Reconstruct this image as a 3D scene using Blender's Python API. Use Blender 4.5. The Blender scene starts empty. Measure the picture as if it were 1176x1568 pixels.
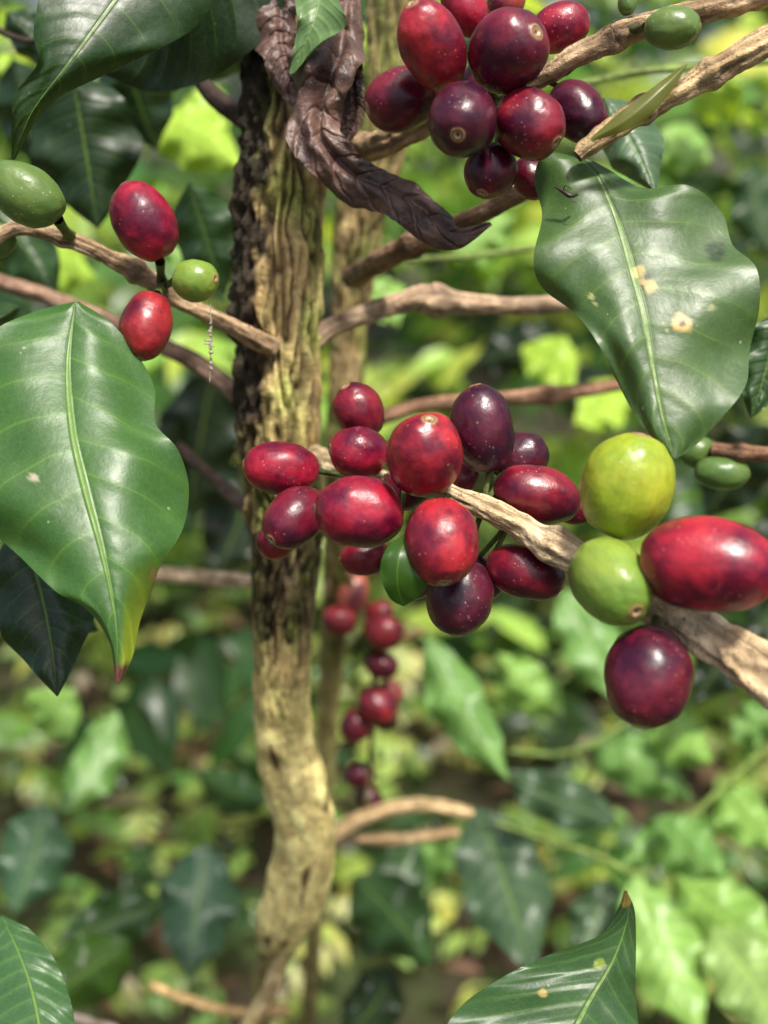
import bpy, math, random
import numpy as np
from mathutils import Vector, noise, Matrix

random.seed(7); rng = np.random.default_rng(11)
scene = bpy.context.scene
scene.view_settings.view_transform = 'Standard'
scene.view_settings.look = 'None'
scene.view_settings.exposure = 0

# ------------------------------------------------------------ camera
PITCH = math.radians(20); HF = math.radians(40)
CAM = np.array([0, 0, 1.15])
FW = np.array([0, math.cos(PITCH), -math.sin(PITCH)])
UP = np.array([0, math.sin(PITCH), math.cos(PITCH)])
RT = np.array([1.0, 0, 0])
K = 2*math.tan(HF/2)/1176
cd = bpy.data.cameras.new("camera"); cam = bpy.data.objects.new("camera", cd)
scene.collection.objects.link(cam)
cam.location = CAM; cam.rotation_euler = (math.pi/2-PITCH, 0, 0)
cd.sensor_fit = 'HORIZONTAL'; cd.sensor_width = 36; cd.lens = 18/math.tan(HF/2)
cd.clip_start = 0.01; cd.clip_end = 600
cd.dof.use_dof = True; cd.dof.focus_distance = 0.208; cd.dof.aperture_fstop = 12.5
scene.camera = cam

def P(u, v, d):
    return CAM + FW*d + RT*((u-588)*K*d) + UP*((784-v)*K*d)

# ------------------------------------------------------------ light
world = bpy.data.worlds.new("World"); scene.world = world; world.use_nodes = True
wn = world.node_tree
sky = wn.nodes.new('ShaderNodeTexSky'); sky.sky_type = 'NISHITA'; sky.sun_disc = False
E = math.radians(66); R = math.radians(152)
sky.sun_elevation = E; sky.sun_rotation = R
sky.dust_density = 5.0
wn.links.new(sky.outputs[0], wn.nodes['Background'].inputs[0])
wn.nodes['Background'].inputs[1].default_value = 0.15
sl = bpy.data.lights.new("sun", 'SUN'); sl.energy = 4.9; sl.angle = math.radians(7); sl.color = (1, .96, .88)
so = bpy.data.objects.new("sun", sl); scene.collection.objects.link(so)
sd = Vector((math.cos(E)*math.sin(R), math.cos(E)*math.cos(R), math.sin(E)))
so.rotation_euler = sd.to_track_quat('Z', 'Y').to_euler(); so.location = (2, -1, 5)

# ------------------------------------------------------------ node helpers
class NT:
    def __init__(s, name):
        s.m = bpy.data.materials.new(name); s.m.use_nodes = True
        s.t = s.m.node_tree; s.n = s.t.nodes; s.l = s.t.links
        s.b = s.n['Principled BSDF']; s.o = s.n['Material Output']
    def new(s, ty, **kw):
        n = s.n.new(ty)
        for k, v in kw.items(): setattr(n, k, v)
        return n
    def put(s, inp, v):
        if isinstance(v, bpy.types.NodeSocket): s.l.new(v, inp)
        elif isinstance(v, (tuple, list)) and inp.type == 'RGBA' and len(v) == 3: inp.default_value = (*v, 1)
        else: inp.default_value = v
    def math(s, op, a, b=0.0, c=None):
        n = s.new('ShaderNodeMath', operation=op); s.put(n.inputs[0], a); s.put(n.inputs[1], b)
        if c is not None: s.put(n.inputs[2], c)
        return n.outputs[0]
    def ss(s, x, a, b, lo=0.0, hi=1.0):
        n = s.new('ShaderNodeMapRange', interpolation_type='SMOOTHSTEP')
        s.put(n.inputs[0], x); s.put(n.inputs[1], a); s.put(n.inputs[2], b); s.put(n.inputs[3], lo); s.put(n.inputs[4], hi)
        return n.outputs[0]
    def mix(s, f, a, b, bt='MIX'):
        n = s.new('ShaderNodeMix', data_type='RGBA', blend_type=bt)
        s.put(n.inputs[0], f); s.put(n.inputs[6], a); s.put(n.inputs[7], b)
        return n.outputs[2]
    def noise(s, vec, scale, det=3, rough=.55):
        n = s.new('ShaderNodeTexNoise'); n.inputs['Scale'].default_value = scale
        n.inputs['Detail'].default_value = det; n.inputs['Roughness'].default_value = rough
        s.l.new(vec, n.inputs['Vector']); return n.outputs['Fac']
    def vor(s, vec, scale, feature='F1'):
        n = s.new('ShaderNodeTexVoronoi', feature=feature); n.inputs['Scale'].default_value = scale
        s.l.new(vec, n.inputs['Vector']); return n
    def attr(s, name):
        return s.new('ShaderNodeAttribute', attribute_name=name)
    def vmul(s, vec, xyz):
        n = s.new('ShaderNodeVectorMath', operation='MULTIPLY'); s.l.new(vec, n.inputs[0]); n.inputs[1].default_value = xyz
        return n.outputs[0]
    def vadd(s, vec, v2):
        n = s.new('ShaderNodeVectorMath', operation='ADD'); s.l.new(vec, n.inputs[0]); s.put(n.inputs[1], v2)
        return n.outputs[0]
    def bump(s, h, strength, dist, nrm=None):
        n = s.new('ShaderNodeBump'); n.inputs['Strength'].default_value = strength
        n.inputs['Distance'].default_value = dist; s.l.new(h, n.inputs['Height'])
        if nrm is not None: s.l.new(nrm, n.inputs['Normal'])
        return n.outputs[0]

# ------------------------------------------------------------ materials
def leaf_mat(name, rough=.3, trans=.3, hero=True, spec=.5):
    g = NT(name)
    tc = g.new('ShaderNodeTexCoord'); ob = tc.outputs['Object']
    sp = g.new('ShaderNodeSeparateXYZ'); g.l.new(tc.outputs['UV'], sp.inputs[0])
    t = sp.outputs[0]; s_ = g.math('MULTIPLY_ADD', sp.outputs[1], 2.0, -1.0)
    a = g.math('ABSOLUTE', s_)
    col = g.attr('col').outputs['Color']
    mid = g.ss(a, .018, .045, 1, 0)
    vc = g.mix(1.0, g.mix(.5, col, (.10, .16, .03)), (2.1, 2.0, 1.5), 'MULTIPLY')
    tr = g.new('ShaderNodeBsdfTranslucent')
    if hero:
        wob = g.noise(ob, 60, 2)
        ph = g.math('MULTIPLY_ADD', t, 9.5, g.math('MULTIPLY', g.math('POWER', a, 1.25), -1.5))
        ph = g.math('ADD', ph, g.math('MULTIPLY', wob, .5))
        ph = g.math('ADD', ph, g.math('MULTIPLY', g.math('GREATER_THAN', s_, 0.0), .4))
        f = g.math('PINGPONG', ph, .5)
        vein = g.math('MULTIPLY', g.ss(f, .0, .045, 1, 0), g.ss(a, .5, .9, 1, .1))
        n1 = g.noise(ob, 90, 5)
        c = g.mix(1.0, col, g.mix(n1, (.55, .62, .55), (1.5, 1.36, 1.35)), 'MULTIPLY')
        quilt = g.ss(f, 0, .3, 0, 1)
        c = g.mix(1.0, c, g.mix(quilt, (1.15, 1.12, 1.0), (.94, .95, .94)), 'MULTIPLY')
        c = g.mix(g.math('MULTIPLY', vein, .38), c, vc)
        c = g.mix(g.math('MULTIPLY', mid, .85), c, vc)
        v = g.vor(ob, 420); d = g.ss(g.math('SUBTRACT', g.math('MULTIPLY', g.ss(g.noise(ob, 130, 3), .50, .72), .2), v.outputs['Distance']), 0, .05)
        c = g.mix(g.math('MULTIPLY', d, .7), c, (.34, .34, .18))
        ve = g.vor(ob, 700, 'DISTANCE_TO_EDGE')
        c = g.mix(g.ss(ve.outputs['Distance'], .0, .08, .15, 0), c, vc)
        rn = g.noise(ob, 220, 4, .65)
        g.put(g.b.inputs['Roughness'], g.math('MULTIPLY_ADD', rn, .32, rough-.16))
        h = g.math('MULTIPLY_ADD', mid, -.7, g.math('MULTIPLY', quilt, .30))
        h = g.math('ADD', h, g.math('MULTIPLY', g.noise(ob, 420, 4, .6), .38))
        h = g.math('ADD', h, g.math('MULTIPLY', g.noise(ob, 110, 2, .5), .65))
        nb = g.bump(h, .75, .00042)
        g.put(g.b.inputs['Normal'], nb); g.l.new(nb, tr.inputs['Normal'])
    else:
        n1 = g.noise(ob, 18, 2)
        c = g.mix(1.0, col, g.mix(n1, (.65, .7, .6), (1.35, 1.3, 1.3)), 'MULTIPLY')
        c = g.mix(g.math('MULTIPLY', mid, .6), c, vc)
        g.b.inputs['Roughness'].default_value = rough
    g.put(g.b.inputs['Base Color'], c)
    g.b.inputs['Specular IOR Level'].default_value = spec
    g.put(tr.inputs[0], g.mix(1.0, c, (1.9, 1.7, .7), 'MULTIPLY'))
    mx = g.new('ShaderNodeMixShader'); mx.inputs[0].default_value = trans
    g.l.new(g.b.outputs[0], mx.inputs[1]); g.l.new(tr.outputs[0], mx.inputs[2]); g.l.new(mx.outputs[0], g.o.inputs[0])
    return g.m
M_LEAF = leaf_mat("coffee_leaf_waxy", .42, .2, spec=.65)
M_FOL = leaf_mat("foliage_leaf", .34, .45, False, spec=.6)

def cherry_mat(name, green=False):
    g = NT(name)
    tc = g.new('ShaderNodeTexCoord'); oi = g.new('ShaderNodeObjectInfo')
    off = g.math('MULTIPLY', oi.outputs['Random'], 3.0)
    ob = g.vadd(tc.outputs['Object'], off)
    col = oi.outputs['Color']
    n1 = g.noise(ob, 120, 5, .62)
    if green:
        c = g.mix(g.ss(n1, .3, .7), g.mix(1.0, col, (.72, .88, .8), 'MULTIPLY'), g.mix(1.0, col, (1.15, 1.08, .9), 'MULTIPLY'))
    else:
        c = g.mix(g.ss(n1, .36, .66), g.mix(1.0, col, (.36, .4, .75), 'MULTIPLY'), g.mix(1.0, col, (1.4, 1.9, 1.15), 'MULTIPLY'))
    st = g.noise(g.vmul(ob, (1, 1, .12)), 900, 3)
    c = g.mix(1.0, c, g.mix(st, (.7, .7, .7), (1.3, 1.3, 1.3)), 'MULTIPLY')
    v = g.vor(ob, 900)
    thr = g.math('MULTIPLY', g.ss(g.noise(ob, 150, 3), .40, .66), .27)
    sp = g.ss(g.math('SUBTRACT', thr, v.outputs['Distance']), 0, .09)
    spk = g.mix(.35, g.mix(1.0, col, (1.9, 8, 2.6), 'MULTIPLY'), (.45, .20, .14)) if not green else (.38, .40, .16)
    c = g.mix(g.math('MULTIPLY', sp, .6), c, spk)
    v2 = g.vor(ob, 300); sp2 = g.ss(g.math('SUBTRACT', g.math('MULTIPLY', g.ss(g.noise(ob, 90, 2), .52, .7), .11), v2.outputs['Distance']), 0, .03)
    c = g.mix(g.math('MULTIPLY', sp2, .5), c, (.45, .30, .18))
    sc = g.ss(g.noise(g.vmul(ob, (1, 1, .45)), 420, 5, .75), .63, .72, 0, .5)
    c = g.mix(sc, c, (.16, .07, .035) if not green else (.12, .12, .03))
    rho = g.attr('rho').outputs['Fac']
    rh = g.math('ADD', rho, g.math('MULTIPLY_ADD', g.noise(ob, 900, 2), .07, -.035))
    rp = g.new('ShaderNodeValToRGB'); e = rp.color_ramp.elements
    e[0].position = 0; e[0].color = (.10, .05, .03, 1); e[1].position = .25; e[1].color = (.2, .08, .03, 1)
    for p_, c_ in ((.04, (.13, .07, .035, 1)), (.07, (.5, .36, .2, 1)), (.115, (.4, .25, .13, 1)), (.14, (.10, .04, .02, 1)), (.17, (.42, .25, .12, 1))):
        el = e.new(p_); el.color = c_
    g.l.new(rh, rp.inputs[0])
    c = g.mix(g.ss(rh, .17, .27, .9, 0), c, rp.outputs[0])
    g.put(g.b.inputs['Base Color'], c)
    g.put(g.b.inputs['Roughness'], g.math('MULTIPLY_ADD', g.noise(ob, 400, 5, .75), .44, .11))
    g.b.inputs['Specular IOR Level'].default_value = .55
    h = g.math('ADD', g.math('MULTIPLY', g.noise(ob, 650, 4, .6), .6), g.math('MULTIPLY', g.noise(ob, 200, 2), 1.5))
    h = g.math('ADD', h, g.math('MULTIPLY', sp, .2))
    g.put(g.b.inputs['Normal'], g.bump(h, .6, .0003))
    return g.m
M_RED = cherry_mat("ripe_cherry_skin"); M_GRN = cherry_mat("unripe_cherry_skin", True)

def bark_mat(name, scale=1.0, dist=.0006):
    g = NT(name); tc = g.new('ShaderNodeTexCoord'); ob = tc.outputs['Object']; uv = tc.outputs['UV']
    col = g.attr('col').outputs['Color']
    n1 = g.noise(ob, 260*scale, 5, .65); n2 = g.noise(g.vmul(uv, (9, 200, 0)), 1.0, 5, .65)
    n3 = g.noise(ob, 800*scale, 5, .65); n4 = g.noise(ob, 90*scale, 4, .6)
    c = g.mix(1.0, col, g.mix(n1, (.35, .33, .3), (1.75, 1.75, 1.7)), 'MULTIPLY')
    c = g.mix(1.0, c, g.mix(n2, (.55, .53, .5), (1.55, 1.55, 1.55)), 'MULTIPLY')
    c = g.mix(1.0, c, g.mix(g.ss(n4, .35, .65), (.70, .65, .58), (1.28, 1.28, 1.25)), 'MULTIPLY')
    c = g.mix(g.ss(n3, .57, .68, 0, .7), c, (.05, .032, .02))
    g.put(g.b.inputs['Base Color'], c); g.b.inputs['Roughness'].default_value = .68
    g.b.inputs['Specular IOR Level'].default_value = .35
    h = g.math('ADD', g.math('MULTIPLY', n1, 1.0), g.math('ADD', g.math('MULTIPLY', n2, 1.0), g.math('MULTIPLY', n3, .45)))
    g.put(g.b.inputs['Normal'], g.bump(h, 1.0, dist))
    return g.m
M_BARK = bark_mat("coffee_bark", 1.0, .0011); M_TWIG = bark_mat("coffee_twig_bark", 1.3, .0010)

g = NT("dried_leaf_skin"); tc = g.new('ShaderNodeTexCoord'); ob = tc.outputs['Object']
n1 = g.noise(ob, 110, 6, .62); nf = g.noise(ob, 520, 4, .6); sp = g.new('ShaderNodeSeparateXYZ'); g.l.new(tc.outputs['UV'], sp.inputs[0])
s_ = g.math('ABSOLUTE', g.math('SUBTRACT', sp.outputs[1], .42))
f = g.math('PINGPONG', g.math('ADD', g.math('MULTIPLY_ADD', sp.outputs[0], 13.0, g.math('MULTIPLY', s_, -2.2)), g.math('MULTIPLY', n1, 1.0)), .5)
c = g.mix(g.ss(n1, .3, .7), (.022, .011, .008), (.17, .095, .072)); c = g.mix(g.ss(f, 0, .06, .5, 0), c, (.24, .145, .11))
c = g.mix(1.0, c, g.mix(nf, (.6, .6, .6), (1.4, 1.4, 1.4)), 'MULTIPLY')
g.put(g.b.inputs['Base Color'], c); g.b.inputs['Roughness'].default_value = .40
g.put(g.b.inputs['Normal'], g.bump(g.math('ADD', g.math('MULTIPLY', g.ss(f, 0, .2), .45), g.math('ADD', g.math('MULTIPLY', n1, 1.6), g.math('MULTIPLY', nf, .3))), .9, .0010))
M_DRY = g.m

g = NT("forest_soil"); tc = g.new('ShaderNodeTexCoord'); ob = tc.outputs['Object']
n1 = g.noise(ob, 3, 6, .6); n2 = g.noise(ob, 35, 5, .7)
c = g.mix(g.ss(n1, .42, .6), (.05, .032, .024), (.05, .08, .022)); c = g.mix(1.0, c, g.mix(n2, (.4, .4, .4), (1.7, 1.6, 1.5)), 'MULTIPLY')
g.put(g.b.inputs['Base Color'], c); g.b.inputs['Roughness'].default_value = .9
g.put(g.b.inputs['Normal'], g.bump(n2, 1, .03)); M_SOIL = g.m

g = NT("silk_debris"); g.b.inputs['Roughness'].default_value = .6
tc = g.new('ShaderNodeTexCoord'); nn = g.noise(tc.outputs['Object'], 1200, 2); g.put(g.b.inputs['Base Color'], g.mix(nn, (.12, .08, .05), (.6, .55, .45)))
M_SILK = g.m
g = NT("dark_husk"); tc = g.new('ShaderNodeTexCoord'); nn = g.noise(tc.outputs['Object'], 1500, 2)
g.put(g.b.inputs['Base Color'], g.mix(nn, (.008, .005, .004), (.05, .03, .02))); g.b.inputs['Roughness'].default_value = .4; M_HUSK = g.m

# ------------------------------------------------------------ mesh helpers
def mkmesh(name, V, F, mat, uv=None, col=None, rho=None, parent=None, smooth=True):
    me = bpy.data.meshes.new(name)
    V = np.asarray(V, dtype=np.float32); F = np.asarray(F, dtype=np.int32)
    k = F.shape[1]
    me.vertices.add(len(V)); me.vertices.foreach_set('co', V.ravel())
    me.loops.add(F.size); me.loops.foreach_set('vertex_index', F.ravel())
    me.polygons.add(len(F)); me.polygons.foreach_set('loop_start', np.arange(0, F.size, k, dtype=np.int32))
    me.polygons.foreach_set('loop_total', np.full(len(F), k, dtype=np.int32))
    me.polygons.foreach_set('use_smooth', np.full(len(F), smooth, dtype=bool))
    if uv is not None:
        l = me.uv_layers.new(name='UVMap'); l.data.foreach_set('uv', np.asarray(uv, dtype=np.float32)[F.ravel()].ravel())
    if col is not None:
        ca = me.attributes.new('col', 'FLOAT_COLOR', 'POINT')
        c4 = np.ones((len(V), 4), dtype=np.float32); c4[:, :3] = col; ca.data.foreach_set('color', c4.ravel())
    if rho is not None:
        ra = me.attributes.new('rho', 'FLOAT', 'POINT'); ra.data.foreach_set('value', np.asarray(rho, dtype=np.float32))
    me.update(calc_edges=True); me.validate()
    me.materials.append(mat)
    o = bpy.data.objects.new(name, me); scene.collection.objects.link(o)
    if parent: o.parent = parent
    return o
def empty(name, loc=(0, 0, 0)):
    o = bpy.data.objects.new(name, None); scene.collection.objects.link(o); o.empty_display_size = .01
    return o
def grid_faces(nr, nc, wrap=False, off=0):
    i = np.arange(nr-1)[:, None]; j = np.arange(nc if wrap else nc-1)[None, :]
    j2 = (j+1) % nc
    a = i*nc+j; b = i*nc+j2; c = (i+1)*nc+j2; d = (i+1)*nc+j
    return np.stack([a, b, c, d], -1).reshape(-1, 4)+off
def spline(pts, n):
    p = np.array(pts, dtype=float)
    if len(p) == 2: return p[0]+(p[1]-p[0])*np.linspace(0, 1, n)[:, None]
    q = np.vstack([2*p[0]-p[1], p, 2*p[-1]-p[-2]])
    out = []
    for i in range(1, len(q)-2):
        for t in np.linspace(0, 1, 24, endpoint=False):
            out.append(.5*(2*q[i]+(-q[i-1]+q[i+1])*t+(2*q[i-1]-5*q[i]+4*q[i+1]-q[i+2])*t*t+(-q[i-1]+3*q[i]-3*q[i+1]+q[i+2])*t**3))
    out.append(p[-1]); out = np.array(out)
    L = np.r_[0, np.cumsum(np.linalg.norm(np.diff(out[:, :2], axis=0), axis=1)+1e-9)]
    T = np.linspace(0, L[-1], n)
    return np.stack([np.interp(T, L, out[:, k]) for k in range(out.shape[1])], 1)

def frames(C):
    n = len(C); T = np.gradient(C, axis=0); T /= np.linalg.norm(T, axis=1)[:, None]
    A = np.cross(T[0], [0.13, .9, .2]); A /= np.linalg.norm(A); As = []
    for i in range(n):
        A = A-T[i]*A.dot(T[i]); A /= np.linalg.norm(A); As.append(A.copy())
    As = np.array(As); return T, As, np.cross(T, As)

def tube(name, pts, col, mat=None, seg=28, n=None, parent=None, rough=.10, nodes=()):
    """pts: (u,v,depth,radius_px)"""
    s = spline(pts, n or max(40, len(pts)*28)); n = len(s)
    C = np.array([P(*r[:3]) for r in s]); rad = s[:, 3]*K*s[:, 2]
    T, A, B = frames(C)
    L = np.r_[0, np.cumsum(np.linalg.norm(np.diff(C, axis=0), axis=1))]
    V = []; cols = []; uv = []; sd_ = random.random()*50
    nodeL = [x*L[-1] for x in nodes]
    for i in range(n):
        bulge = sum(.35*math.exp(-((L[i]-q)/(rad[i]*.8))**2) for q in nodeL)
        for j in range(seg):
            th = 2*math.pi*j/seg; dr = A[i]*math.cos(th)+B[i]*math.sin(th)
            q = Vector((math.cos(th)*1.6, math.sin(th)*1.6, L[i]*160+sd_))
            nz = noise.noise(q)*.8+noise.noise(q*2.7)*.5
            rg = noise.noise(Vector((math.cos(th)*3, math.sin(th)*3, L[i]*60+sd_)))
            r = rad[i]*(1+bulge+rough*nz*1.3+rough*.8*rg)
            V.append(C[i]+dr*r)
            k = .85+.9*rg+.3*nz
            cc = np.array(col)*max(.35, min(1.6, k+.15))*(1-.45*min(1, bulge*2))
            cols.append(cc); uv.append((j/seg, L[i]))
    F = grid_faces(n, seg, True)
    return mkmesh(name, V, F, mat or M_TWIG, uv, np.array(cols), parent=parent)

def cherry(u, v, hl, hs, phi, tilt, d, col, green=False, parent=None, name=None, stalk=True):
    px = K*d; tl = math.radians(tilt); b = hs*px
    pa = hl*px
    a = math.sqrt(max((pa**2-(b*math.sin(tl))**2), (b*.9*math.cos(tl))**2))/max(math.cos(tl), .3)
    a = min(a, b*1.55)
    ph = math.radians(phi)
    ax = RT*math.cos(ph)*math.cos(tl)+UP*math.sin(ph)*math.cos(tl)-FW*math.sin(tl)
    N, S = 44, 48; V = []; rho = []
    seed = random.random()*100; k1 = random.uniform(.02, .05); k2 = random.uniform(0, 6.28); ex = random.uniform(.86, .95)
    for i in range(N+1):
        p_ = math.pi*(i/N)**1.25
        for j in range(S):
            th = 2*math.pi*j/S
            r = b*max(0, math.sin(p_))**ex; z = a*math.cos(p_)*(1 if math.cos(p_) > 0 else .97)
            q = Vector((math.cos(th)*math.sin(p_), math.sin(th)*math.sin(p_), math.cos(p_)))
            m = 1+.055*noise.noise(q*1.3+Vector((seed, 0, 0)))+.018*noise.noise(q*4+Vector((seed, 0, 0)))-k1*abs(math.cos(th-k2))**3*math.sin(p_)
            r *= m; z *= m
            rr = r/b
            if i < N/2:
                z += b*(.035*math.exp(-((rr-.15)/.045)**2)-.05*math.exp(-(rr/.09)**2))
                rho.append(rr)
            else:
                z += b*.10*math.exp(-(rr/.22)**2); rho.append(1)
            V.append((r*math.cos(th), r*math.sin(th), z))
    F = grid_faces(N+1, S, True)
    V = np.array(V)
    nm = name or ('green_coffee_cherry' if green else 'ripe_coffee_cherry')
    o = mkmesh(nm, V, F, M_GRN if green else M_RED, rho=rho, parent=parent)
    o.color = (*col, 1)
    zq = Vector(ax).to_track_quat('Z', 'Y')
    spin = Matrix.Rotation(random.random()*6.28, 4, 'Z')
    o.matrix_world = Matrix.Translation(Vector(P(u, v, d))) @ zq.to_matrix().to_4x4() @ spin
    return o, ax, a

# ------------------------------------------------------------ coffee tree: trunk
tree = empty("coffee_tree")
def trunk(name, pts, seed, dark_left=True, nseg=160, n=640, amp=1.0, tone=1.0):
    s = spline(pts, n); C = np.array([P(*r[:3]) for r in s]); rad = s[:, 3]*K*s[:, 2]
    T, A, B = frames(C); L = np.r_[0, np.cumsum(np.linalg.norm(np.diff(C, axis=0), axis=1))]
    V = np.zeros((n, nseg, 3)); cols = np.zeros((n, nseg, 3)); uv = np.zeros((n, nseg, 2))
    tan = np.array((.62, .47, .23)); olive = np.array((.36, .40, .11)); dk = np.array((.03, .018, .012)); och_sunlit = np.array((.93, .78, .34))  # last tone: ochre lower bark, brightened to carry sunlight in its colour
    for i in range(n):
        v = s[i, 1]
        low = min(1, max(0, (v-970)/140))
        shade_band = min(1, max(0, 1.35-abs(v-885)/95)) if dark_left else 0  # band at cluster height where shade is painted into the bark colour
        dend = 1-min(1, max(0, (v-620)/140))
        for j in range(nseg):
            th = 2*math.pi*j/nseg; dr = A[i]*math.cos(th)+B[i]*math.sin(th)
            c, s2 = math.cos(th), math.sin(th)
            w = noise.noise(Vector((c*2.2, s2*2.2, L[i]*85+seed)))
            w2 = noise.noise(Vector((c*2.5, s2*2.5, L[i]*190+seed+7)))
            q = Vector((c*4.4+w*.6+w2*.3, s2*4.4-w*.6+w2*.3, L[i]*48+seed))
            n1 = noise.noise(q); n2 = noise.noise(q*2.1+Vector((5, 1, 2)))
            ridge = 1-min(1, abs(n1)*3.2); groove = ridge**1.5
            n3 = noise.noise(Vector((c*2.4, s2*2.4, L[i]*130+seed)))
            fine = noise.noise(Vector((c*9, s2*9, L[i]*300)))
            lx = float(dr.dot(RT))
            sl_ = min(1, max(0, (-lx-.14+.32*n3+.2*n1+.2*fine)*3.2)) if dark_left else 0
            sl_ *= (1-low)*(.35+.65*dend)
            disp = (-.22*groove+.12*n2+.05*n3)*(1-.85*low)+low*(.12*w+.08*n3+.03*fine)
            disp += sl_*(.22*fine+.16*noise.noise(Vector((c*5, s2*5, L[i]*220+9)))+.05)
            r = rad[i]*(1+disp*amp)
            V[i, j] = C[i]+dr*r
            mo = max(0, min(1, .45+1.6*noise.noise(Vector((c*1.3, s2*1.3, L[i]*60+seed+3)))))
            base = tan*(1-mo)+olive*mo
            cc = base*(1.1+.6*n2)*(1-.92*groove)+dk*.92*groove
            kn = max(0, noise.noise(Vector((c*2.2, s2*2.2, L[i]*95+seed+30)))-.42)*7
            cl = och_sunlit*(1+.2*fine+.25*w); kn = min(1, kn); cl = cl*(1-kn)+np.array((.14, .09, .035))*kn
            cl = cl*(1-.12*groove)
            cc = cc*(1-low)+cl*low
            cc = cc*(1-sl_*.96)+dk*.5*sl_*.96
            cc = cc*(1-.80*min(1, shade_band*(1+.5*n3)))
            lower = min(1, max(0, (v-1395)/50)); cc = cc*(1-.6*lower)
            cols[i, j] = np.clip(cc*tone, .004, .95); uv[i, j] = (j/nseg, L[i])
    return mkmesh(name, V.reshape(-1, 3), grid_faces(n, nseg, True), M_BARK, uv.reshape(-1, 2), cols.reshape(-1, 3), parent=tree)

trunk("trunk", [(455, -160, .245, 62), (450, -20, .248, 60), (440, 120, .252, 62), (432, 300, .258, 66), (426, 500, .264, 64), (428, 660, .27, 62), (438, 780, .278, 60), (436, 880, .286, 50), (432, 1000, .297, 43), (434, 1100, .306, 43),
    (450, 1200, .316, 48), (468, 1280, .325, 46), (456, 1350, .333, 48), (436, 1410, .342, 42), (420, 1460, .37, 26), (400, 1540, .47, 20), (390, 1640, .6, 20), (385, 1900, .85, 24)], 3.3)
trunk("stem", [(600, -120, .30, 38), (590, 200, .315, 36), (552, 330, .325, 38), (535, 500, .335, 28), (525, 700, .35, 26), (515, 900, .40, 22), (502, 1100, .46, 17), (490, 1300, .54, 14), (470, 1600, .68, 13), (460, 1900, .9, 16)], 21.7, False, 80, 300, 1.0, .7)

TAN = (.38, .27, .17); PALE = (.64, .50, .33); RED_B = (.3, .17, .11)
T_ = lambda pts, col, **k: tube("branch", pts, col, parent=tree, **k)
T_([(480, 700, .268, 17), (560, 730, .235, 17), (640, 742, .215, 15), (690, 755, .207, 15), (770, 792, .203, 18), (830, 826, .20, 21), (890, 858, .197, 27), (950, 895, .194, 27), (1010, 930, .190, 30), (1090, 975, .184, 34), (1200, 1050, .176, 42), (1300, 1130, .168, 46)], PALE, nodes=(.34, .60), n=420, rough=.24, seg=48)
T_([(520, 235, .258, 22), (600, 215, .24, 20), (700, 160, .225, 16), (830, 118, .214, 15), (880, 88, .21, 17), (940, 58, .208, 17), (960, 48, .207, 20), (1060, 22, .205, 18), (1200, -20, .203, 19)], TAN, nodes=(.52, .7), n=300, rough=.24)
T_([(885, 240, .205, 9), (905, 222, .205, 14), (960, 183, .206, 17), (1050, 135, .206, 18), (1120, 95, .205, 20), (1200, 50, .204, 22)], (.46, .33, .19), nodes=(.35, .66), n=220, rough=.24)
T_([(-30, 380, .226, 11), (30, 350, .228, 11), (120, 372, .232, 12), (180, 402, .235, 13), (225, 425, .238, 15), (270, 458, .24, 13), (340, 492, .246, 13), (420, 535, .255, 15)], TAN, nodes=(.25, .48, .6), n=260, rough=.26)
T_([(-20, 425, .31, 12), (100, 465, .31, 13), (200, 508, .305, 13), (300, 556, .30, 14), (390, 625, .29, 16)], (.28, .18, .13))
T_([(475, 525, .275, 18), (510, 500, .278, 15), (570, 478, .28, 16), (640, 456, .285, 17), (660, 460, .287, 20), (760, 468, .295, 14), (850, 466, .30, 13), (950, 455, .31, 13)], (.42, .30, .21), nodes=(.4,), rough=.15)
T_([(560, 650, .33, 12), (640, 622, .33, 11), (760, 610, .33, 10), (830, 606, .33, 13), (945, 590, .33, 9), (1100, 560, .34, 9)], RED_B, nodes=(.5,))
T_([(540, 425, .30, 18), (600, 390, .265, 17), (690, 350, .25, 15), (760, 315, .24, 14), (830, 280, .235, 12)], (.24, .15, .1), nodes=(.55,), rough=.16)
T_([(180, 885, .36, 10), (260, 880, .355, 12), (400, 892, .34, 11)], (.55, .42, .28))
T_([(275, 685, .33, 9), (330, 735, .32, 10), (400, 795, .30, 12)], (.14, .09, .07))
T_([(490, 1290, .40, 13), (560, 1250, .42, 12), (640, 1232, .43, 11), (720, 1245, .44, 9)], (.5, .36, .2))
T_([(500, 1282, .42, 10), (600, 1285, .43, 9), (700, 1275, .44, 8)], (.42, .3, .17))
T_([(285, 75, .275, 9), (320, 140, .272, 13), (395, 200, .262, 14)], (.07, .045, .035))
T_([(1090, 688, .25, 11), (1130, 692, .248, 12), (1200, 698, .245, 12)], RED_B, nodes=(.4,))
T_([(130, -30, .26, 7), (60, 60, .27, 5), (-20, 40, .28, 5)], (.06, .04, .03))
T_([(230, 1508, .4, 6), (300, 1535, .4, 8), (370, 1550, .4, 8), (440, 1545, .41, 8)], (.55, .38, .18))
T_([(440, 1430, .345, 14), (415, 1510, .35, 12), (370, 1590, .36, 13)], (.68, .53, .28))
T_([(100, 1555, .42, 5), (180, 1575, .42, 6)], (.5, .4, .35))
T_([(500, 800, .38, 5), (540, 900, .39, 4), (570, 1000, .40, 4), (570, 1110, .41, 4), (560, 1230, .42, 4)], (.2, .16, .07))
T_([(650, 965, .41, 5), (600, 985, .40, 5), (560, 1010, .40, 5)], (.3, .22, .1))
T_([(780, 1150, .55, 3), (880, 1150, .54, 4), (1000, 1080, .54, 3)], (.2, .3, .08))
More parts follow.
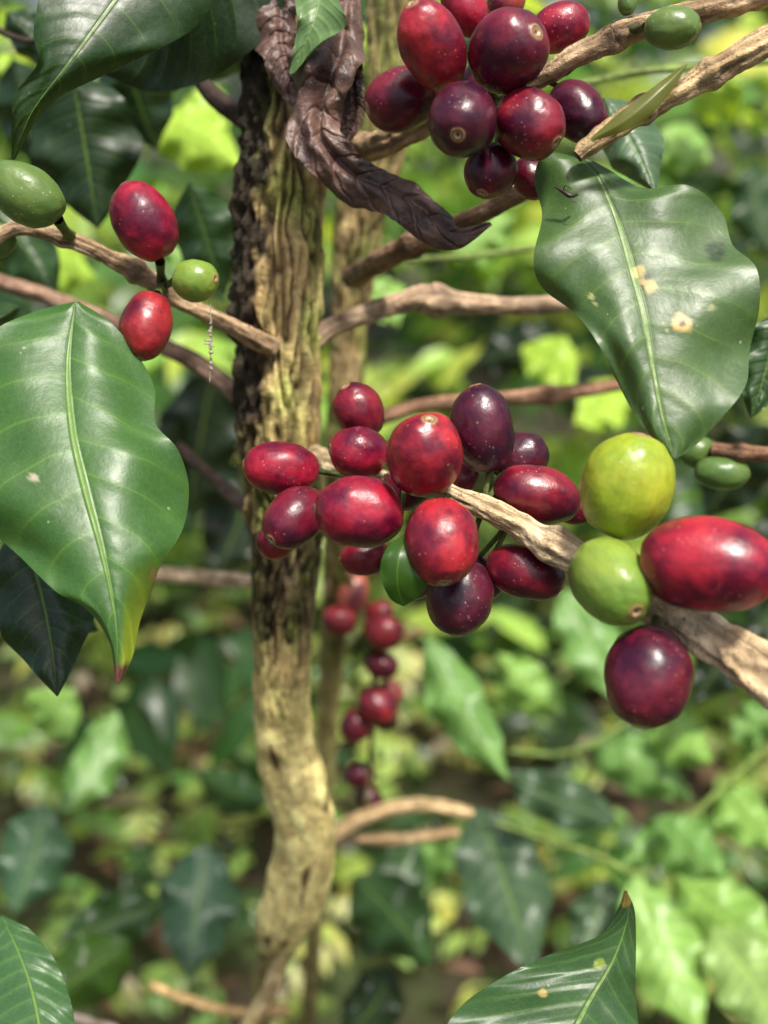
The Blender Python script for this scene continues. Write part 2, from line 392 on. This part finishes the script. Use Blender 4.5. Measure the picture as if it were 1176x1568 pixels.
T_([(760, 1260, .5, 3), (900, 1305, .5, 4), (990, 1335, .5, 4), (1060, 1250, .5, 4), (1200, 1120, .5, 3)], (.22, .32, .08))
T_([(540, 400, .33, 4), (740, 390, .34, 5), (1000, 350, .36, 4)], (.2, .28, .08))
T_([(880, 130, .3, 5), (1000, 108, .3, 6), (1200, 92, .3, 6)], (.25, .35, .1))

# ------------------------------------------------------------ cherries
CR = (.27, .006, .028); BR = (.33, .012, .028); WN = (.13, .005, .022); DP = (.07, .006, .022); DR = (.18, .006, .022); PK = (.42, .055, .065)
main = empty("coffee_cherry_cluster")
def ped(u0, v0, d0, u1, v1, d1, parent, r=5):
    tube("stalk" if parent else "cherry_stalk", [(u0, v0, d0, r), ((u0+u1)/2, (v0+v1)/2+2, (d0+d1)/2, r*.8), (u1, v1, d1, r*1.1)], (.11, .15, .04), seg=12, n=14, parent=parent or tree)
def cluster(par, items, joints):
    for it in items:
        u, v, hl, hs, phi, tilt, d, col = it[:8]
        o, ax, a = cherry(u, v, hl, hs, phi, tilt, d, col, parent=par, name="cherry")
        ph = math.radians(phi); ct = math.cos(math.radians(tilt))
        bu = u-math.cos(ph)*hl*.9*ct; bv = v+math.sin(ph)*hl*.9*ct; bd = d+math.sin(math.radians(tilt))*hl*.9*K*d
        j = min(joints, key=lambda q: (q[0]-bu)**2+(q[1]-bv)**2)
        if math.hypot(j[0]-bu, j[1]-bv) < 110: ped(bu, bv, bd, j[0], j[1], j[2], par)
cluster(main, [
    (432, 717, 60, 42, 176, 8, .222, CR), (550, 630, 44, 38, 120, 20, .226, DR), (550, 693, 47, 41, 175, 15, .216, CR),
    (650, 698, 66, 59, 84, 42, .198, BR), (739, 658, 68, 50, 100, 8, .206, DP), (452, 792, 54, 44, 225, 35, .214, WN),
    (424, 825, 34, 30, 230, 10, .224, DR), (551, 784, 70, 55, 178, 5, .202, CR), (676, 829, 68, 57, 273, 24, .194, BR),
    (820, 757, 70, 45, -12, 5, .208, DR), (796, 702, 46, 40, 30, 10, .218, DP), (704, 914, 60, 51, 262, 10, .206, DP),
    (803, 876, 63, 41, -18, 14, .206, DR), (560, 852, 40, 30, 190, 5, .222, DR), (708, 730, 26, 26, 60, 10, .216, PK),
    (742, 885, 34, 32, -60, 10, .216, DP), (625, 745, 40, 36, 200, 5, .222, WN), (880, 780, 34, 24, 0, 5, .216, CR), (640, 880, 38, 34, 240, 10, .219, WN)],
    [(560, 730, .235), (620, 738, .219), (690, 752, .208), (740, 775, .205), (780, 800, .203)])
top = empty("coffee_cherry_cluster")
cluster(top, [
    (662, 70, 63, 51, 128, 42, .200, BR), (777, 78, 62, 60, 8, 55, .200, WN), (615, 152, 56, 49, 200, 12, .214, WN),
    (708, 184, 59, 54, 255, 50, .198, DP), (810, 189, 59, 51, -45, 25, .202, DR), (884, 170, 54, 42, -55, 22, .212, DP),
    (857, 42, 46, 36, 15, 10, .214, CR), (712, 12, 46, 34, 120, 5, .213, CR), (751, 262, 42, 42, 250, 20, .210, WN), (814, 272, 34, 30, -60, 15, .218, DR),
    (775, 0, 34, 30, 70, 10, .222, PK), (740, 135, 40, 38, 90, 5, .222, WN)],
    [(700, 160, .225), (760, 140, .22), (830, 118, .214)])
far = empty("coffee_cherry_cluster")
FR = (.20, .012, .022); FW_ = (.11, .006, .016)
cluster(far, [(520, 949, 27, 25, 170, 10, .39, FR), (540, 908, 33, 26, 80, 10, .395, (.3, .06, .05)), (588, 968, 32, 29, 0, 10, .39, FR), (584, 1018, 27, 22, -20, 10, .395, FW_),
    (578, 1078, 33, 30, -30, 10, .40, (.26, .014, .024)), (546, 1110, 27, 25, 240, 10, .405, FR), (552, 1186, 24, 20, 200, 10, .42, FW_), (566, 1224, 28, 20, 300, 10, .43, FW_), (530, 880, 24, 20, 160, 10, .395, FR), (580, 940, 24, 20, 40, 10, .40, FR), (596, 1062, 22, 22, 40, 10, .41, (.3, .05, .05)), (590, 1100, 20, 20, 40, 10, .41, FW_)],
    [(545, 930, .395), (570, 1000, .40), (570, 1090, .41), (560, 1200, .42)])
YG = (.33, .39, .030); GG = (.21, .31, .05); DG = (.11, .18, .045)
cherry(960, 745, 83, 71, 78, 14, .188, YG, True); ped(948, 815, .19, 930, 868, .194, None, 9)
cherry(935, 890, 68, 61, -58, 50, .183, GG, True)
cherry(1082, 864, 104, 74, -6, 20, .176, (.30, .009, .029)); ped(990, 850, .186, 960, 895, .193, None, 9)
cherry(992, 1033, 80, 68, 255, 20, .182, (.10, .006, .022)); ped(1000, 965, .185, 1010, 935, .189, None, 9)
lc = empty("coffee_cherry_cluster")
for c_ in ((221, 340, 64, 47, 118, 5, .222, CR, False), (224, 498, 55, 42, 262, 15, .222, (.27, .012, .022), False)):
    cherry(*c_[:8], green=c_[8], parent=lc, name="cherry")
cherry(299, 430, 36, 33, 0, 25, .224, GG, True, parent=lc, name="unripe_cherry")
ped(245, 400, .224, 248, 432, .236, lc, 8); ped(240, 452, .224, 250, 432, .236, lc, 8); ped(268, 430, .226, 248, 436, .238, lc, 7)
cherry(40, 298, 62, 45, 148, 8, .215, DG, True); ped(88, 335, .218, 108, 362, .231, None, 9)
cherry(-4, 368, 30, 26, 200, 5, .23, DG, True)
cherry(1028, 43, 43, 32, -5, 15, .199, DG, True); ped(990, 40, .2, 965, 45, .206, None, 7)
cherry(240, 105, 52, 38, 180, 5, .28, (.035, .07, .02), True)
cherry(1104, 724, 42, 27, -5, 8, .25, DG, True); cherry(1070, 692, 36, 26, 170, 8, .255, DG, True)
cherry(960, 5, 18, 14, 90, 8, .205, DG, True)

# ------------------------------------------------------------ leaves
def hero_leaf(mid, Lo, Ro, col, dl=0, dr=0, wave=.0012, nt=120, ns=36, name="coffee_leaf", spots=(), tipc=None, mat=None, cup=0, seed=0., q=.00008):
    m = spline(mid, nt); l = spline(Lo, nt); r = spline(Ro, nt)
    V = np.zeros((nt, 2*ns+1, 3)); C = np.zeros((nt, 2*ns+1, 3)); UV = np.zeros((nt, 2*ns+1, 2))
    for i in range(nt):
        t = i/(nt-1)
        for jj in range(-ns, ns+1):
            s = jj/ns; e = l[i] if s < 0 else r[i]; a = abs(s)
            u = m[i, 0]+(e[0]-m[i, 0])*a; v = m[i, 1]+(e[1]-m[i, 1])*a
            ph = t*9.5-1.5*a**1.25+(.4 if s > 0 else 0)
            env = math.sin(math.pi*min(1, max(0, t)))**.6
            d = m[i, 2]+(dl if s < 0 else dr)*(a**1.4)*env
            d += -cup*math.sin(math.pi*min(a, 1))*env*.5
            d += wave*a**2.2*env*math.sin(t*21+(2 if s > 0 else 0)+seed)+wave*.9*a*env*noise.noise(Vector((t*6, s*2, seed)))
            d += q*math.cos(2*math.pi*ph)*min(1, a*4)*env*(1-a*.5)
            d += q*1.8*math.exp(-(a/.04)**2)
            V[i, jj+ns] = P(u, v, d)
            c = np.array(col, dtype=float)
            if tipc: c = tipc(u, v, t, s, c)
            for (su, sv, sr, sc) in spots:
                rr = math.hypot(u-su, v-sv)/sr+.55*noise.noise(Vector((u*.06, v*.06, 3)))
                if rr < 1: c = c+(np.array(sc)-c)*min(1, (1-rr)*4)
            C[i, jj+ns] = c; UV[i, jj+ns] = (t, s*.5+.5)
    return mkmesh(name, V.reshape(-1, 3), grid_faces(nt, 2*ns+1), mat or M_LEAF, UV.reshape(-1, 2), C.reshape(-1, 3))

def tip1(u, v, t, s, c):
    if s > 0: 
        k = min(1, max(0, (t-.68)*6))*min(1, max(0, (s-.35+(t-.7)*1.2)*2.2)); c = c+(np.array((.34, .44, .035))-c)*k*.85
    k = min(1, max(0, (v-1012+6*noise.noise(Vector((u*.1, 0, 0))))/10)); c = c+(np.array((.12, .035, .035))-c)*k
    if s > .86 and 872 < v < 892: c = c+(np.array((.35, .2, .09))-c)*.6
    return c
hero_leaf([(115, 462, .218), (104, 560, .212), (112, 660, .205), (132, 750, .200), (158, 850, .196), (177, 950, .194), (180, 1046, .194)],
    [(112, 462), (50, 478), (-20, 515), (-70, 600), (-75, 720), (-20, 805), (30, 852), (85, 905), (135, 935), (168, 985), (176, 1044)],
    [(120, 462), (165, 490), (205, 535), (236, 592), (238, 648), (272, 688), (289, 745), (280, 810), (248, 862), (232, 905), (215, 950), (203, 1005), (183, 1046)],
    (.045, .13, .024), dl=.004, dr=.010, wave=.0028, tipc=tip1, cup=.003, seed=1, spots=[(50, 732, 7, (.5, .45, .35))])
hero_leaf([(888, 240, .212), (915, 268, .209), (942, 330, .205), (965, 405, .201), (984, 480, .197), (1000, 570, .194), (1014, 640, .192), (1034, 702, .191)],
    [(884, 240), (835, 235), (818, 275), (830, 330), (817, 395), (830, 440), (880, 480), (915, 525), (945, 585), (975, 640), (1000, 672), (1030, 702)],
    [(892, 238), (930, 258), (985, 288), (1055, 284), (1105, 325), (1122, 375), (1158, 410), (1163, 470), (1148, 535), (1142, 590), (1105, 640), (1065, 682), (1036, 702)],
    (.060, .125, .034), dl=.005, dr=.003, wave=.0030, cup=.002, seed=4,
    spots=[(978, 416, 11, (.5, .4, .14)), (992, 436, 15, (.48, .38, .14)), (992, 424, 7, (.02, .015, .01)), (985, 440, 6, (.03, .02, .01)), (1043, 496, 17, (.6, .42, .18)), (1046, 497, 5, (.1, .05, .02)), (905, 455, 5, (.4, .42, .2)), (1090, 470, 5, (.3, .35, .15)), (912, 465, 4, (.4, .42, .2)), (1095, 385, 16, (.02, .05, .015))])
hero_leaf([(958, 1364, .222), (962, 1400, .217), (940, 1470, .207), (900, 1540, .2), (850, 1640, .19)],
    [(956, 1364), (945, 1395), (918, 1432), (840, 1462), (760, 1502), (690, 1560), (640, 1680)],
    [(960, 1364), (972, 1395), (974, 1450), (973, 1520), (978, 1600), (960, 1700)], (.034, .09, .027), dl=.002, dr=.004, wave=.0016, seed=2, spots=[(958, 1376, 12, (.35, .25, .05)), (918, 1475, 9, (.2, .28, .04)), (832, 1520, 7, (.4, .3, .1))])
hero_leaf([(2, 1402, .235), (25, 1450, .228), (50, 1520, .22), (70, 1620, .21)], [(0, 1402), (-30, 1450), (-50, 1520), (-50, 1650)], [(4, 1402), (48, 1425), (88, 1478), (112, 1550), (120, 1640)], (.05, .13, .045), dl=.003, dr=.002, seed=8)
hero_leaf([(260, -120, .225), (190, -20, .22), (110, 90, .215), (50, 170, .215), (20, 245, .218)], [(250, -120), (90, -60), (52, 40), (58, 95), (22, 150), (17, 243)], [(270, -120), (330, -40), (300, 40), (180, 105), (90, 150), (50, 195), (23, 245)], (.016, .052, .009), dl=-.004, dr=.008, seed=11)
hero_leaf([(430, -130, .235), (330, -30, .235), (250, 50, .24), (150, 110, .245)], [(420, -140), (250, -90), (180, 0), (148, 108)], [(440, -120), (430, 20), (340, 110), (240, 140), (152, 112)], (.011, .034, .008), dl=.006, dr=.004, seed=12)
hero_leaf([(492, -60, .228), (490, -10, .226), (478, 40, .224), (446, 114, .226)], [(470, -60), (452, -10), (455, 40), (443, 112)], [(505, -60), (516, -5), (530, 38), (488, 68), (449, 114)], (.12, .22, .08), dl=.001, dr=-.004, seed=13, q=.00003)
hero_leaf([(628, 812, .196), (612, 850, .192), (608, 890, .192), (618, 928, .195)], [(624, 814), (592, 840), (582, 878), (596, 915), (616, 928)], [(632, 814), (645, 835), (655, 870), (650, 905), (620, 928)], (.045, .12, .014), dl=.001, dr=.001, wave=.0003, nt=50, ns=16, seed=3, q=0, mat=M_FOL)
hero_leaf([(905, 214, .200), (960, 182, .198), (1010, 140, .198), (1052, 98, .2)], [(903, 212), (950, 172), (1005, 130), (1051, 97)], [(906, 217), (975, 192), (1022, 148), (1053, 99)], (.18, .20, .05), dl=.001, dr=.001, wave=.0002, nt=40, ns=8, seed=3, q=0, mat=M_FOL)

def s_leaf(b, t, w, col, bend=0, roll=.004, name="coffee_leaf", seed=None):
    b = np.array(b, float); t = np.array(t, float); ax = (t-b)[:2]; L = np.linalg.norm(ax); n = np.array((-ax[1], ax[0]))/L
    mid = []; lo = []; ro = []
    seed = random.random()*20 if seed is None else seed
    for k in range(9):
        f = k/8; c = b+(t-b)*f; c[:2] += n*bend*math.sin(math.pi*f); wd = w/2*math.sin(math.pi*f**.85)**.85*(1-.25*max(0, f-.75)/.25) if 0 < f < 1 else 1.
        wd *= 1+.08*math.sin(seed+f*17)
        mid.append(tuple(c)); lo.append(tuple(c[:2]-n*wd)); ro.append(tuple(c[:2]+n*wd))
    return hero_leaf(mid, lo, ro, col, dl=roll, dr=roll*.8, wave=.003*b[2]/.2*.6, nt=50, ns=12, name=name, seed=seed, cup=.002)
GAP_SHADE = (.006, .018, .005); D1 = (.011, .036, .008); D2 = (.025, .07, .017); B1 = (.15, .31, .08); B2 = (.24, .44, .10); G1 = (.05, .10, .05); LM = (.36, .56, .06)  # first tone: near-black leaves that paint in the shaded gaps
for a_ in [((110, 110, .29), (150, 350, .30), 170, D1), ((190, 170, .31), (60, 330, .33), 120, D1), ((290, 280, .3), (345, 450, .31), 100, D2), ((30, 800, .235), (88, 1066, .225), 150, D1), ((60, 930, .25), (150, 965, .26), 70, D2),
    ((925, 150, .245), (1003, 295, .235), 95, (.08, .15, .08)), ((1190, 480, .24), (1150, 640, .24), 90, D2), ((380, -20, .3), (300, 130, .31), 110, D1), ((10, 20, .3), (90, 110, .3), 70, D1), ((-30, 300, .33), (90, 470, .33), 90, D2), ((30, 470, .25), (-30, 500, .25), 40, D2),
    ((180, 60, .33), (240, 230, .35), 120, D1), ((20, 90, .36), (60, 260, .37), 100, D1), ((330, 560, .5), (290, 790, .52), 130, GAP_SHADE), ((380, 700, .55), (330, 880, .55), 120, GAP_SHADE), ((270, 640, .5), (230, 800, .52), 90, GAP_SHADE),
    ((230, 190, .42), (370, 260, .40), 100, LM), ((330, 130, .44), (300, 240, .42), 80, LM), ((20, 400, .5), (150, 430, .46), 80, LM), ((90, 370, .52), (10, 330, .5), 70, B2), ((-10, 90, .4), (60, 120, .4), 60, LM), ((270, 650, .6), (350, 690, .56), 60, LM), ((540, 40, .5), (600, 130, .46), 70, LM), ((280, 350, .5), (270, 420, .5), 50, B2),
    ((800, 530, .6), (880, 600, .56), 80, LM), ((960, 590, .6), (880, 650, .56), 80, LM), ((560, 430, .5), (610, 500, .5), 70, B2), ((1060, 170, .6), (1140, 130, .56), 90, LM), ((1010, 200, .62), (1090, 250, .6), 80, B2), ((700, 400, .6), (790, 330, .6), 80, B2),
    ((870, 520, .7), (720, 560, .72), 80, GAP_SHADE), ((860, 560, .7), (960, 640, .72), 80, GAP_SHADE), ((1180, 650, .5), (1080, 800, .52), 110, GAP_SHADE), ((1190, 780, .5), (1150, 960, .5), 90, GAP_SHADE), ((1150, 250, .7), (1190, 400, .7), 90, D2),
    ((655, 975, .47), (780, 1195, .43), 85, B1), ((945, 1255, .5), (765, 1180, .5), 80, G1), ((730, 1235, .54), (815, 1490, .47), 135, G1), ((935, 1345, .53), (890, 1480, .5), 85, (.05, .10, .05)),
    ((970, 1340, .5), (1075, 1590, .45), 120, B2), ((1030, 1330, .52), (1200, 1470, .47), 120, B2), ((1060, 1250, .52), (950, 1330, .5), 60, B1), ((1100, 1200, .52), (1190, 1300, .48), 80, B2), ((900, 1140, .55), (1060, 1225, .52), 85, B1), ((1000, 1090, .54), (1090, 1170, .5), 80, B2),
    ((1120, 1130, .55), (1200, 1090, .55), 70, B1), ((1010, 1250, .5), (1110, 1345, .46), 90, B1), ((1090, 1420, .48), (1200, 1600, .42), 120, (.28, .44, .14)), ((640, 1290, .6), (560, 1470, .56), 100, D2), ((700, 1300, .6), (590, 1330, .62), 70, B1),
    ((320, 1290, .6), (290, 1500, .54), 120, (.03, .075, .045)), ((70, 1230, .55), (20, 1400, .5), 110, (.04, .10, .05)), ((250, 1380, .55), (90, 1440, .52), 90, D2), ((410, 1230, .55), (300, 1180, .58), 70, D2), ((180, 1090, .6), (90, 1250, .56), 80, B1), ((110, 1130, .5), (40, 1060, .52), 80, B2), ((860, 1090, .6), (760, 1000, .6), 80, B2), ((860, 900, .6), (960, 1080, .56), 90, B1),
    ((1176, 960, .5), (1060, 1080, .5), 90, GAP_SHADE), ((200, 1440, .5), (60, 1540, .46), 110, (.04, .10, .01)), ((540, 1340, .55), (660, 1480, .5), 110, D2), ((600, 1480, .55), (520, 1590, .5), 90, GAP_SHADE)]:
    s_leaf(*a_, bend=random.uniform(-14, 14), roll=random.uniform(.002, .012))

# ------------------------------------------------------------ dried curled leaf
dry_empty = empty("dried_leaf")
def ribbon(pts, curl, name, seed, twist=0.):
    s = spline([p[:4] for p in pts], 220); n = len(s); C = np.array([P(*r[:3]) for r in s]); w = s[:, 3]*K*s[:, 2]
    T = np.gradient(C, axis=0); T /= np.linalg.norm(T, axis=1)[:, None]
    V = []; UV = []; M = 35
    for i in range(n):
        t = i/(n-1); N = -FW-T[i]*T[i].dot(-FW); N /= np.linalg.norm(N); S = np.cross(T[i], N)
        a0 = twist*math.sin(t*6.5+seed)
        S2 = S*math.cos(a0)+N*math.sin(a0); N2 = -S*math.sin(a0)+N*math.cos(a0)
        cu = curl*(1+.3*math.sin(t*8+seed))
        for j in range(M):
            x = (j/(M-1)-.5)*2; th = x*cu
            rr = w[i]/max(.5, math.sin(min(cu, 1.57)))
            cr = 1+.20*noise.noise(Vector((t*11, x*.9, seed)))+.08*noise.noise(Vector((t*34, x*.8, seed)))
            edge = .30*abs(x)**3*math.sin(t*23+seed+(1.7 if x > 0 else 0))
            V.append(C[i]+S2*rr*math.sin(th)*cr+N2*rr*(math.cos(th)-1+.35+edge+.26*noise.noise(Vector((t*10, x*1.5, seed+4)))+.08*noise.noise(Vector((t*30, x*3.5, seed+14)))-.3*math.exp(-((x+.16)/.14)**2))*.8)
            UV.append((t, j/(M-1)))
    return mkmesh(name, V, grid_faces(n, M), M_DRY, UV, parent=dry_empty)
ribbon([(525, -20, .236, 30), (518, 50, .234, 44), (504, 110, .230, 58), (484, 165, .229, 46), (490, 215, .228, 38), (525, 262, .227, 36), (575, 290, .226, 34), (625, 312, .225, 36), (665, 345, .224, 30), (700, 362, .224, 20), (752, 343, .225, 4)], .8, "lamina_front", 2.0, .35)
ribbon([(440, -60, .240, 44), (424, 20, .239, 34), (428, 80, .238, 30), (452, 135, .237, 24), (490, 185, .236, 14)], .9, "lamina_back", 5.0, .2)
ribbon([(520, 60, .236, 34), (538, 120, .236, 20), (538, 180, .236, 18), (515, 228, .234, 10)], .9, "lamina_fold", 8.0, .3)

# ------------------------------------------------------------ small debris
web = empty("spider_silk_strand")
tube("thread", [(322, 462, .224, .9), (323, 520, .224, .7), (321, 585, .224, .6)], (.5, .5, .5), M_SILK, seg=6, n=20, parent=web)
for k in range(16):
    vv = 495+k*4.6+random.uniform(-2, 2); r_ = random.uniform(1.5, 5.5) if k not in (5, 6, 7) else 7
    tube("speck", [(322+random.uniform(-r_, r_), vv, .224, 1), (323, vv+2, .2238, random.uniform(1.5, 3)), (322+random.uniform(-r_, r_)*1.5, vv+random.uniform(-4, 4), .2235, .8)], (.5, .5, .5), M_SILK, seg=7, n=8, parent=web)
husk = empty("plant_debris")
tube("strand", [(850, 286, .2035, 1.5), (862, 293, .203, 3.2), (873, 300, .2025, 3.6), (884, 298, .203, 2.2)], (.1, .1, .1), M_HUSK, seg=8, n=24, parent=husk)
tube("hair", [(862, 293, .203, 1), (866, 284, .202, .9), (876, 290, .202, .6)], (.1, .1, .1), M_HUSK, seg=6, n=14, parent=husk)
tube("hair", [(873, 300, .2025, 1), (876, 308, .202, .9), (883, 310, .202, .6)], (.1, .1, .1), M_HUSK, seg=6, n=14, parent=husk)

# ------------------------------------------------------------ ground
gv = []; NX = 70
xs = np.sign(np.linspace(-1, 1, NX))*np.abs(np.linspace(-1, 1, NX))**3*150
for y in xs:
    for x in xs:
        gv.append((x, y+1.5, .05*noise.noise(Vector((x*.9, y*.9, 0)))*min(1, 20/(abs(x)+abs(y)+1))+.0))
mkmesh("ground", gv, grid_faces(NX, NX), M_SOIL)

# ------------------------------------------------------------ foliage masses
def leaf_mass(name, O, Fd, Nn, Ln, W, col, nt=8, ns=3, mat=None, droop=.25):
    O, Fd, Nn = map(lambda a: np.asarray(a, float), (O, Fd, Nn)); n = len(O)
    Fd /= np.linalg.norm(Fd, axis=1)[:, None]; S = np.cross(Fd, Nn); S /= np.linalg.norm(S, axis=1)[:, None]; N2 = np.cross(S, Fd)
    t = np.linspace(0, 1, nt); s = np.linspace(-1, 1, ns)
    wp = np.sin(np.pi*t**.82)**.9*.5; wp[0] = .015; wp[-1] = .01
    tt, ss = np.meshgrid(t, s, indexing='ij'); ww = np.repeat(wp[:, None], ns, 1)
    tt = tt.ravel(); ss = ss.ravel(); ww = ww.ravel()
    Ln = np.asarray(Ln)[:, None]; W = np.asarray(W)[:, None]
    fold = rng.uniform(.05, .4, (n, 1)); dr = rng.uniform(0, 2*droop, (n, 1)); phs = rng.uniform(0, 6, (n, 1)); bd = rng.uniform(-.12, .12, (n, 1))
    y = tt*Ln; x = ss*ww*W+bd*Ln*tt**2; z = -dr*Ln*tt**2+np.abs(ss)*ww*W*fold+.05*W*np.sin(tt*16+phs+ss)*np.abs(ss)
    V = O[:, None, :]+y[..., None]*Fd[:, None, :]+x[..., None]*S[:, None, :]+z[..., None]*N2[:, None, :]
    m = nt*ns; F = grid_faces(nt, ns); F = (F[None]+(np.arange(n)*m)[:, None, None]).reshape(-1, 4)
    UV = np.tile(np.stack([tt, ss*.5+.5], 1), (n, 1)); C = np.repeat(np.asarray(col), m, 0)
    return mkmesh(name, V.reshape(-1, 3), F, mat or M_FOL, UV, C)

def sprigs(nsp, box, Lr, pal, pairs=(3, 6), clump=None, thr=-.02):
    O, Fd, N, Ln, W, C = [], [], [], [], [], []
    for _ in range(nsp):
        for _t in range(30):
            p = np.array([random.uniform(*b) for b in box])
            if clump is None or noise.noise(Vector(p*clump)) > thr: break
        az = random.uniform(0, 6.28); el = random.uniform(-.5, .6)
        ax = np.array((math.cos(az)*math.cos(el), math.sin(az)*math.cos(el), math.sin(el)))
        side = np.cross(ax, (0, 0, 1)); side /= np.linalg.norm(side); up = np.cross(side, ax)
        L0 = random.uniform(*Lr); k = random.randint(*pairs); base = np.array(random.choice(pal))*random.uniform(.7, 1.3)
        for q in range(k):
            o = p+ax*(q*L0*.42); 
            for sg in (-1, 1):
                f = side*sg+ax*random.uniform(.3, .9)+np.array((0, 0, random.uniform(-.8, .2)))
                L = L0*random.uniform(.7, 1.15)
                O.append(o); Fd.append(f); N.append(up+np.array([random.uniform(-.5, .5) for _ in range(3)])+np.array((0, -.5, 0))); Ln.append(L); W.append(L*random.uniform(.36, .48))
                C.append(np.clip(base*random.uniform(.75, 1.3)*np.array((random.uniform(.8, 1.3), 1, random.uniform(.7, 1.2))), .005, .7))
    return O, Fd, N, Ln, W, C
PG = [(.20, .36, .08), (.32, .50, .10), (.08, .18, .04), (.46, .64, .14), (.02, .06, .015), (.04, .10, .025)]
PB = [(.32, .48, .14), (.46, .62, .20), (.20, .36, .10), (.05, .12, .04), (.54, .60, .28)]
leaf_mass("coffee_foliage", *sprigs(70, [(-1.0, 1.0), (.8, 1.5), (.45, 1.3)], (.06, .10), PG), nt=9, ns=5)
leaf_mass("coffee_shrub_row", *sprigs(900, [(-3, 3), (1.7, 3.4), (.15, 1.6)], (.08, .13), PG, clump=2.3))
leaf_mass("distant_trees", *sprigs(900, [(-7, 7), (4.2, 7.0), (0, 3.2)], (.18, .30), PG), nt=6)
leaf_mass("unseen_shade_canopy", *sprigs(120, [(-3.2, 3.8), (.9, 4.2), (2.3, 3.0)], (.12, .2), PG, clump=1.4), nt=6)  # added leaves out of view, there to dapple the background with shadow
leaf_mass("undergrowth", *sprigs(3000, [(-2.3, 2.3), (.7, 3.4), (.02, .16)], (.03, .06), PB, (2, 4), clump=4.0, thr=-.22), nt=6)
n = 1900; O = np.stack([rng.uniform(-2.6, 2.6, n), rng.uniform(.4, 4, n), rng.uniform(.03, .12, n)], 1)
az = rng.uniform(0, 6.28, n); Fd = np.stack([np.cos(az), np.sin(az), rng.uniform(-.2, .3, n)], 1); Nn = np.stack([rng.uniform(-.4, .4, n), rng.uniform(-.4, .4, n), np.ones(n)], 1)
L = rng.uniform(.04, .09, n); cl = np.array([(.30, .17, .13), (.16, .09, .07), (.50, .40, .34), (.08, .05, .04)])[rng.integers(0, 4, n)]
leaf_mass("leaf_litter", O, Fd, Nn, L, L*.45, cl, nt=6, droop=.1)
